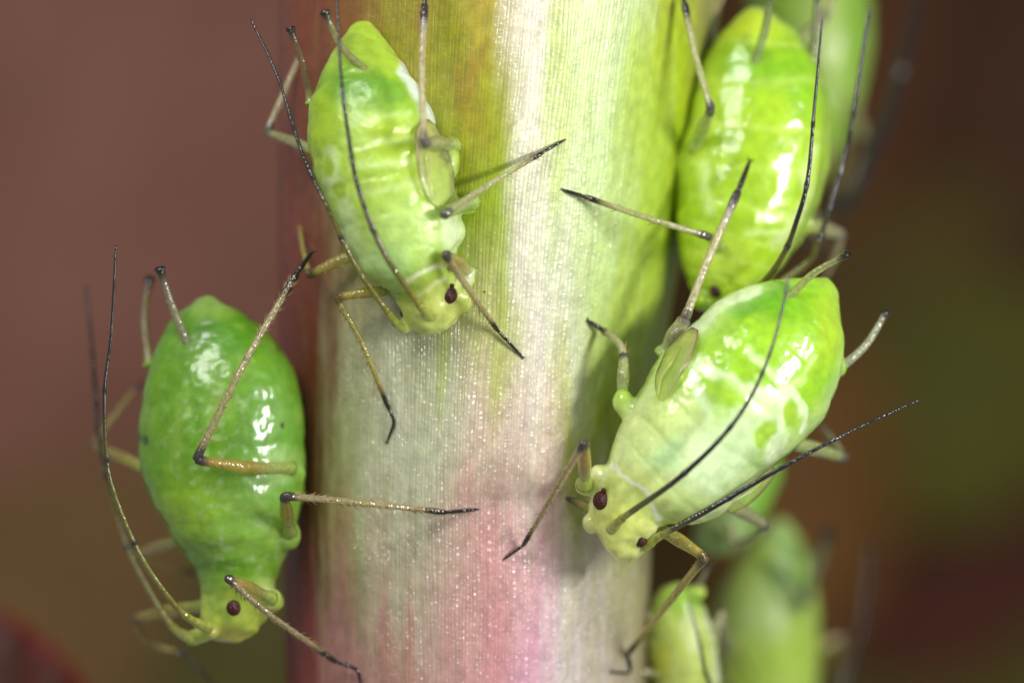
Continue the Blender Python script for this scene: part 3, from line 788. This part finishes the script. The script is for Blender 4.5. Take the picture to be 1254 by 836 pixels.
Dp.leg((975,60,2.2), (1010,20,2.8), (1030,-40,3.0), (1030,-60,3.0), rf=0.1, rt=0.06, scheme='grey')
Dp.leg((860,70,2.1), (866,30,2.0), (890,-15,2.2), (900,-30,2.2), rf=0.07, rt=0.06, scheme='grey')

# ------------------------------------------------------------------ aphid at the right of the stem, in front
Cc = Aphid('large mint and lime aphid tilted head to lower left on the stem, smoky wing pads', P(770, 600, 0.5), M_WET)
Cc.body(stn([(1012,341,1024,356),(983,341,1028,396),(948,344,1031,432),(914,352,1027,466),(884,365,1016,500),(857,388,997,526),(830,412,972,551),(806,440,945,571),
             (788,470,922,591),(772,500,900,613),(757,523,875,632),(748,549,847,641),(743,568,820,641),(731,583,808,645),(723,606,802,655),(722,632,792,668),(737,658,782,680),(755,677,770,685)],
            [(0, 0.35), (0.3, 0.05), (0.6, -0.05), (0.8, -0.1), (1, 0.05)],
            [(0, 0.08), (0.08, 0.4), (0.2, 0.7), (0.4, 0.86), (0.55, 0.78), (0.68, 0.6), (0.76, 0.46), (0.86, 0.4), (0.94, 0.3), (1, 0.1)]),
        [(735,581,-0.1,13,0.18,13), (716,594,-0.1,11,0.14,14), (763,492,-0.05,13,0.18,16), (772,502,-0.05,16,0.2,16), (748,652,-0.2,11,0.12,10), (786,667,-0.1,10,0.12,9), (724,640,-0.1,10,0.18,12),
         (1029,448,0.3,9,0.14,14), (806,634,-0.1,14,0.16,12), (768,683,0.05,9,0.1,7), (838,628,-0.05,18,0.2,14)],
        0.021, (138, 190, 26),
        [('spot', 950, 365, 40, 20, 20, (92, 158, 16), 0.9, 0.6), ('spot', 915, 372, 26, 15, 0, (92, 158, 16), 0.85, 0.6), ('spot', 990, 378, 24, 26, 20, (120, 176, 18), 0.8, 0.6),
         ('spot', 1015, 400, 16, 60, 0, (150, 186, 26), 0.7, 0.6), ('spot', 1018, 470, 14, 26, 20, (116, 176, 20), 0.7, 0.6),
         ('spot', 900, 440, 50, 40, 0, (146, 198, 34), 0.5, 0.6),
         ('spot', 815, 545, 75, 52, -42, (196, 224, 128), 0.9, 0.45), ('spot', 880, 560, 56, 42, -40, (204, 234, 160), 0.8, 0.5),
         ('line', [(870, 455), (905, 474), (940, 490), (965, 480)], 8, (204, 234, 158), 0.9, 5), ('line', [(915, 430), (935, 445), (960, 475)], 5, (200, 232, 150), 0.7, 4),
         ('line', [(960, 478), (955, 505), (955, 540), (945, 560)], 7, (204, 234, 158), 0.9, 4), ('line', [(968, 475), (978, 500), (981, 525)], 5, (204, 234, 158), 0.85, 3),
         ('line', [(965, 470), (985, 462), (1000, 440)], 4, (190, 226, 120), 0.6, 4), ('spot', 930, 515, 36, 34, 0, (200, 232, 150), 0.8, 0.5),
         ('spot', 968, 510, 9, 17, -10, (150, 196, 30), 0.9, 0.3), ('spot', 937, 534, 12, 15, 0, (150, 196, 30), 0.9, 0.3), ('spot', 890, 480, 20, 14, 30, (150, 198, 40), 0.8, 0.5),
         ('line', [(925, 353), (888, 367), (862, 390), (840, 412)], 9, (204, 234, 160), 0.9, 5), ('spot', 872, 400, 9, 7, 0, (150, 200, 60), 0.8, 0.4),
         ('line', [(855, 440), (850, 480), (870, 505)], 7, (204, 234, 160), 0.7, 6), ('spot', 800, 500, 30, 45, 30, (190, 218, 110), 0.6, 0.6),
         ('spot', 765, 610, 44, 40, 0, (200, 220, 100), 0.6, 0.5), ('line', [(752, 572), (790, 600), (812, 628)], 3, (222, 238, 186), 0.9, 3), ('spot', 725, 590, 14, 16, 0, (216, 230, 150), 0.7, 0.5),
         ('spot', 815, 555, 22, 16, -40, (170, 222, 140), 0.6, 0.6), ('marg', (206, 230, 150), 0.3)],
        segs=(0.08, 0.62, 7), fold=0.008, seed=11, end_cols=[(0.46, 0.62, (188, 220, 110)), (0.74, 0.8, (200, 222, 104))], warp=7)
Cc.wing_pad([(847,401,855,404,'b-0.03','b-0.06',0.02),(832,411,854,415,'b-0.03','b-0.1',0.04),(819,424,848,433,'b-0.03','b-0.12',0.06),
             (810,442,838,452,'b-0.03','b-0.11',0.06),(803,460,828,469,'b-0.02','b-0.09',0.05),(803,478,818,485,'b-0.01','b-0.05',0.04),(806,489,812,491,'b0','b-0.01',0.015)])
Cc.wing_pad([(946,571,952,577,-0.1,0.0,0.02),(926,586,937,598,-0.2,0.0,0.04),(905,603,916,618,-0.2,0.0,0.05),(888,620,896,627,-0.1,0.0,0.03)])
Cc.eye((737, 613, 'b+0.02'), 11, (0.2, -1.0))
Cc.eye((784, 661, 'b+0.05'), 8, None)
Cc.antenna([(748,648,'b+0.03'),(768,630,-0.75),(830,586,-1.1),(885,534,-1.3),(922,481,-1.3),(948,417,-1.25),(967,337,-1.1)], r0=0.046, dark=0.1, clear=0.2, tint=(120, 125, 60))
Cc.antenna([(788,669,'b+0.03'),(815,652,-0.4),(862,627,-0.55),(926,590,-0.65),(995,552,-0.6),(1056,521,-0.5),(1125,490,-0.4)], r0=0.046, dark=0.06, clear=0.15, tint=(105, 105, 60))
Cc.cornicle((966,364,'b+0.05'), (1037,312,-0.6), 0.065, 0.042, (-4, -4), (185, 185, 110))
Cc.cornicle((1030,450,0.25), (1085,382,0.35), 0.07, 0.045, (4, 5), (185, 192, 140))
Cc.leg((716,594,-0.15), (716,541,-1.0), (641,667,'s-0.11'), (616,685,'s-0.005'), rf=0.09, rt=0.055, scheme='brown', hair=40)
Cc.leg((762,490,-0.05), (764,435,0.05), (738,404,'s-0.12'), (721,393,'s-0.005'), rf=0.085, rt=0.06, ra=0.05, scheme='green', hair=15, mid_t=(758,420,0.15))
Cc.leg((806,428,0.15), (839,390,-0.05), (904,234,0.35), (918,198,0.6), rf=0.13, rt=0.062, ra=0.06, scheme='grey', hair=25)
Cc.leg((806,648,0.0), (863,682,-0.35), (769,800,'s-0.12'), (749,822,'s-0.005'), rf=0.09, rt=0.062, ra=0.042, scheme='olive', hair=25, foot=(771,822,'s-0.06'))
Cc.leg((880,615,0.4), (938,643,1.1), (915,660,2.4), (900,665,2.6), rf=0.1, rt=0.07, scheme='grey')
Cc.leg((965,548,0.5), (1033,560,1.2), (1003,518,2.3), (990,500,2.5), rf=0.1, rt=0.07, scheme='green')
Cc.rostrum([(728,625,0.05), (712,617,0.2), (692,609,'s-0.05')], 0.07)

# ------------------------------------------------------------------ aphids out of focus
E = Aphid('blurred pale green aphid at the top right corner of the cluster, cut by the frame', P(1010, 100, 7.4), sharp=False, dy=3.2)
E.body(stn([(930,-120,960,-120),(905,-60,1045,-60),(915,0,1066,0),(935,60,1068,60),(960,120,1056,120),(985,170,1040,170),(1005,205,1030,205)],
           [(0, 4.0), (1, 3.6)], [(0, 0.2), (0.2, 0.7), (0.5, 0.9), (0.8, 0.5), (1, 0.15)]),
       [], 0.06, (150, 196, 60), [('spot', 1010, 40, 40, 60, 0, (180, 210, 110), 0.7, 0.6), ('spot', 1048, 40, 14, 60, 0, (120, 180, 20), 0.8, 0.6)], seed=13)
E.antenna([(1015,200,3.4),(1030,255,2.9),(1050,225,2.5),(1086,142,2.9),(1106,70,3.2),(1125,-20,3.6)], r0=0.1, r1=0.07, dark=0.02)
E.antenna([(1020,200,3.6),(1000,280,3.4),(970,310,3.4),(960,330,3.6)], r0=0.08, r1=0.03, dark=0.1)
E.leg((1000,190,3.2), (985,250,2.9), (1010,300,3.0), (1000,330,3.2), rf=0.1, rt=0.07, scheme='grey')
E.leg((1040,120,3.2), (1060,180,3.0), (1030,260,3.2), (1015,285,3.4), rf=0.1, rt=0.07, scheme='grey')

Fp = Aphid('small pale aphid low on the right side of the stem, below the large tilted aphid', P(800, 790, 2.6), sharp=False, dy=0.4)
Fp.body(stn([(828,712,834,712),(808,722,850,724),(796,745,866,750),(791,775,876,780),(793,805,880,812),(798,835,880,840),(806,865,872,870),(820,895,858,898),(832,915,845,915)],
            [(0, 1.9), (1, 1.9)], [(0, 0.03), (0.15, 0.3), (0.45, 0.45), (0.7, 0.4), (1, 0.1)]),
        [(852,725,1.7,14,0.14,12)], 0.03, (166, 196, 74),
        [('spot', 835, 735, 30, 14, 0, (130, 186, 30), 0.7, 0.7), ('spot', 825, 830, 30, 40, 0, (190, 210, 100), 0.7, 0.7), ('line', [(868, 745), (876, 790), (878, 836)], 7, (206, 222, 160), 0.7, 5), ('spot', 808, 812, 12, 20, 0, (180, 200, 40), 0.7, 0.6)],
        seed=17, fold=0.008)
Fp.antenna([(838,905,1.35),(868,850,1.1),(862,816,1.05),(854,775,1.05),(843,738,1.1)], r0=0.04, r1=0.016, dark=0.1)
Fp.leg((800,770,1.7), (790,748,1.5), (772,715,1.9), (762,700,2.1), rf=0.06, rt=0.05, scheme='grey')
Fp.leg((870,790,1.8), (885,745,1.9), (892,790,2.6), (880,830,2.6), rf=0.08, rt=0.05, scheme='grey')
Fp.leg((800,830,1.6), (778,822,1.5), (765,800,1.9), (755,790,2.0), rf=0.06, rt=0.045, scheme='grey')
Fp.cornicle((850,728,'b+0.05'), (868,690,1.6), 0.05, 0.035, (0, 0), (150, 150, 100))

Gp = Aphid('blurred green aphid at the bottom right, tail raised, behind the small pale aphid', P(930, 836, 7.4), sharp=False, dy=3.2)
Gp.body(stn([(948,632,962,632),(928,655,978,655),(902,690,992,690),(882,730,1000,728),(872,770,1003,770),(870,810,1003,810),(874,850,1000,850),(882,890,990,890),(900,930,970,930),(925,960,945,960)],
            [(0, 3.3), (1, 3.3)], [(0, 0.05), (0.15, 0.4), (0.4, 0.75), (0.7, 0.7), (1, 0.15)]),
        [], 0.05, (165, 202, 66), [('spot', 930, 740, 34, 44, 0, (176, 208, 124), 0.7, 0.7), ('spot', 970, 690, 26, 50, -10, (140, 190, 84), 0.7, 0.7), ('spot', 955, 660, 14, 20, 0, (160, 196, 110), 0.7, 0.7), ('spot', 895, 720, 20, 50, 20, (150, 186, 12), 0.6, 0.7)],
        seed=19)
Gp.cornicle((980,742,2.7), (1014,652,2.2), 0.09, 0.07, (0, 4), (150, 165, 110))
Gp.cornicle((946,690,2.7), (985,735,2.3), 0.08, 0.06, (0, 0), (150, 175, 120))
Gp.leg((885,800,2.9), (880,770,2.6), (905,800,2.4), (925,836,2.4), rf=0.08, rt=0.06, scheme='grey')
Gp.leg((995,800,3.4), (1030,780,3.4), (1022,840,3.8), (1015,870,4.0), rf=0.08, rt=0.06, scheme='olive')
Gp.antenna([(935,955,3.0),(1000,900,3.0),(1045,800,3.4),(1060,720,3.6),(1066,660,3.8)], r0=0.06, r1=0.03, dark=0.1, tint=(90, 80, 30))

H = Aphid('blurred green aphid almost hidden behind the large tilted aphid, below its belly', P(900, 660, 5.6), sharp=False, dy=2.0)
H.body(stn([(940,545,955,560),(918,550,958,585),(892,568,944,616),(872,592,928,648),(858,620,908,672),(852,645,885,678),(855,665,870,676)],
           [(0, 2.9), (1, 2.5)], [(0, 0.1), (0.2, 0.4), (0.5, 0.55), (0.8, 0.4), (1, 0.1)]),
       [], 0.05, (112, 170, 30), [('spot', 885, 645, 34, 26, 0, (170, 196, 120), 0.8, 0.7)], seed=23)
H.leg((880,655,2.1), (905,670,2.0), (892,640,2.0), (880,625,2.1), rf=0.08, rt=0.06, scheme='grey')

# ------------------------------------------------------------------ out-of-focus leaves behind
def leaf_material(name, c, vein):
    m, nt, b = mat_new(name)
    tc = N(nt, 'ShaderNodeTexCoord')
    n1 = N(nt, 'ShaderNodeTexNoise'); n1.inputs['Scale'].default_value = 0.35; n1.inputs['Detail'].default_value = 5
    nt.links.new(tc.outputs['Object'], n1.inputs['Vector'])
    cr = N(nt, 'ShaderNodeValToRGB')
    cr.color_ramp.elements[0].position = 0.3; cr.color_ramp.elements[1].position = 0.7
    cr.color_ramp.elements[0].color = (*[x * 0.8 for x in lin(c)], 1); cr.color_ramp.elements[1].color = (*[x * 1.15 for x in lin(c)], 1)
    nt.links.new(n1.outputs['Fac'], cr.inputs[0])
    at = N(nt, 'ShaderNodeAttribute', attribute_name='col')
    col = mix_rgb(nt, cr.outputs[0], (*lin(vein), 1), at.outputs['Fac'])
    nt.links.new(col, b.inputs['Base Color'])
    b.inputs['Roughness'].default_value = 0.55
    return m

def leaf(label, px, py, Y, length, width, rot, c, vein, tilt=(0.0, 0.0), curl=0.12, rim=0.0):
    """an ovate leaf blade with a midrib, side veins and a toothed margin; sizes in photo pixels at its own depth"""
    k = (DIST + Y) / DIST / 100
    Ln, W = length * k, width * k
    nl, nw = 60, 28
    V, F, q = [], [], []
    for i in range(nl + 1):
        t = i / nl
        w = W / 2 * (math.sin(math.pi * t ** 0.8) ** 0.75) + 1e-3
        w *= 1 + 0.035 * math.sin(t * 70)
        for j in range(nw + 1):
            s = j / nw * 2 - 1
            x = s * w; z = (t - 0.5) * Ln
            y = curl * W * (s * s) + 0.10 * Ln * (t - 0.5) ** 2 + 0.008 * W * math.sin(26 * t - 6 * abs(s)) - 0.02 * W * math.exp(-(s / 0.06) ** 2)
            V.append((x, y, z))
            vein_ = math.exp(-(s / 0.05) ** 2) + 0.45 * max(0, math.sin(26 * t - 6 * abs(s))) ** 8 + rim * smooth(0.8, 0.95, abs(s))
            q.append(min(1, vein_))
    for i in range(nl):
        for j in range(nw):
            a = i * (nw + 1) + j
            F.append((a, a + 1, a + nw + 2, a + nw + 1))
    n = len(V)
    V += [(x, y + 0.02 * W, z) for (x, y, z) in V]
    F2 = [(d + n, c_ + n, b_ + n, a + n) for (a, b_, c_, d) in F]
    E_ = []
    for i in range(nl):
        for j in (0, nw):
            a = i * (nw + 1) + j; b_ = a + nw + 1
            E_.append((a, b_, b_ + n, a + n) if j == nw else (b_, a, a + n, b_ + n))
    q = np.array(q + q)
    from mathutils import Euler
    R = Euler((tilt[0], 0, tilt[1])).to_matrix() ; Rz = Euler((0, math.radians(rot), 0)).to_matrix()
    V = [Rz @ (R @ Vector(v)) for v in V]
    me = bpy.data.meshes.new('leaf'); me.from_pydata(V, [], F + F2 + E_); me.validate(); me.update()
    setcol(me, np.stack([q, q, q, np.ones_like(q)], 1))
    me.polygons.foreach_set('use_smooth', [True] * len(me.polygons))
    me.materials.append(leaf_material('leaf_blade', c, vein))
    o = bpy.data.objects.new('leaf', me); o.location = P(px, py, Y); COL.objects.link(o)
    return tag(o, label, 'leaf', 'out of focus leaves behind the stem')

leaf('huge blurred mauve brown leaf filling the upper left background', 130, 150, 62, 1150, 760, 12, (182, 124, 106), (194, 138, 120), (0.1, 0.2))
leaf('blurred ochre brown leaf in the lower left background', 120, 760, 52, 900, 420, 70, (150, 115, 65), (165, 130, 80), (0.1, -0.1))
leaf('blurred dark olive leaf low behind the head of the left edge aphid', 330, 800, 40, 520, 260, 15, (92, 88, 22), (110, 105, 40), (0, 0.2))
leaf('blurred dark red leaf with red rim in the bottom left corner', -14, 848, 7.0, 380, 190, -43, (84, 34, 12), (140, 16, 8), (0, 0.1), rim=0.9)
leaf('blurred russet brown leaf in the upper right background', 1080, 120, 74, 900, 420, -8, (134, 82, 42), (144, 92, 52), (0.1, -0.2))
leaf('blurred deep brown leaf along the right frame edge at the top', 1285, 60, 66, 820, 330, 4, (92, 54, 30), (98, 60, 36), (0, -0.3))
leaf('blurred olive green leaf at the right frame edge, middle height', 1200, 480, 55, 420, 300, 60, (104, 104, 10), (112, 112, 24), (0, -0.1))
leaf('blurred dark red leaf at the right below the olive one', 1195, 690, 58, 420, 240, 60, (98, 40, 18), (110, 50, 30), (0, -0.1))
leaf('blurred orange brown leaf right of the tilted aphid belly', 1010, 600, 50, 420, 200, 10, (134, 88, 22), (140, 100, 40), (0, 0.1))
leaf('blurred olive leaf across the bottom right background', 1130, 860, 64, 760, 420, 78, (110, 104, 18), (120, 116, 40), (0, 0))
leaf('blurred mustard leaf in the right background behind the cornicles', 1110, 420, 66, 520, 320, 30, (112, 92, 24), (120, 100, 40), (0, 0))

me = bpy.data.meshes.new('background')
n = 24
V = []
for i in range(n + 1):
    for j in range(n + 1):
        x, z = (i / n - 0.5) * 120, (j / n - 0.5) * 90
        V.append((x, 100 + 3 * math.sin(x * 0.13) * math.cos(z * 0.17), z))
F = [(i*(n+1)+j, (i+1)*(n+1)+j, (i+1)*(n+1)+j+1, i*(n+1)+j+1) for i in range(n) for j in range(n)]
me.from_pydata(V, [], F); me.update()
me.polygons.foreach_set('use_smooth', [True] * len(me.polygons))
m, nt, b = mat_new('far_undergrowth')
tc = N(nt, 'ShaderNodeTexCoord'); n1 = N(nt, 'ShaderNodeTexNoise'); n1.inputs['Scale'].default_value = 0.09; n1.inputs['Detail'].default_value = 4
nt.links.new(tc.outputs['Object'], n1.inputs['Vector'])
cr = N(nt, 'ShaderNodeValToRGB'); cr.color_ramp.elements[0].position = 0.35; cr.color_ramp.elements[1].position = 0.65
cr.color_ramp.elements[0].color = (*lin((98, 62, 34)), 1); cr.color_ramp.elements[1].color = (*lin((88, 78, 24)), 1)
nt.links.new(n1.outputs['Fac'], cr.inputs[0]); nt.links.new(cr.outputs[0], b.inputs['Base Color'])
b.inputs['Roughness'].default_value = 0.9
me.materials.append(m)
o = bpy.data.objects.new('background', me); COL.objects.link(o); o['kind'] = 'structure'
tag(o, 'far brown undergrowth, wholly out of focus')
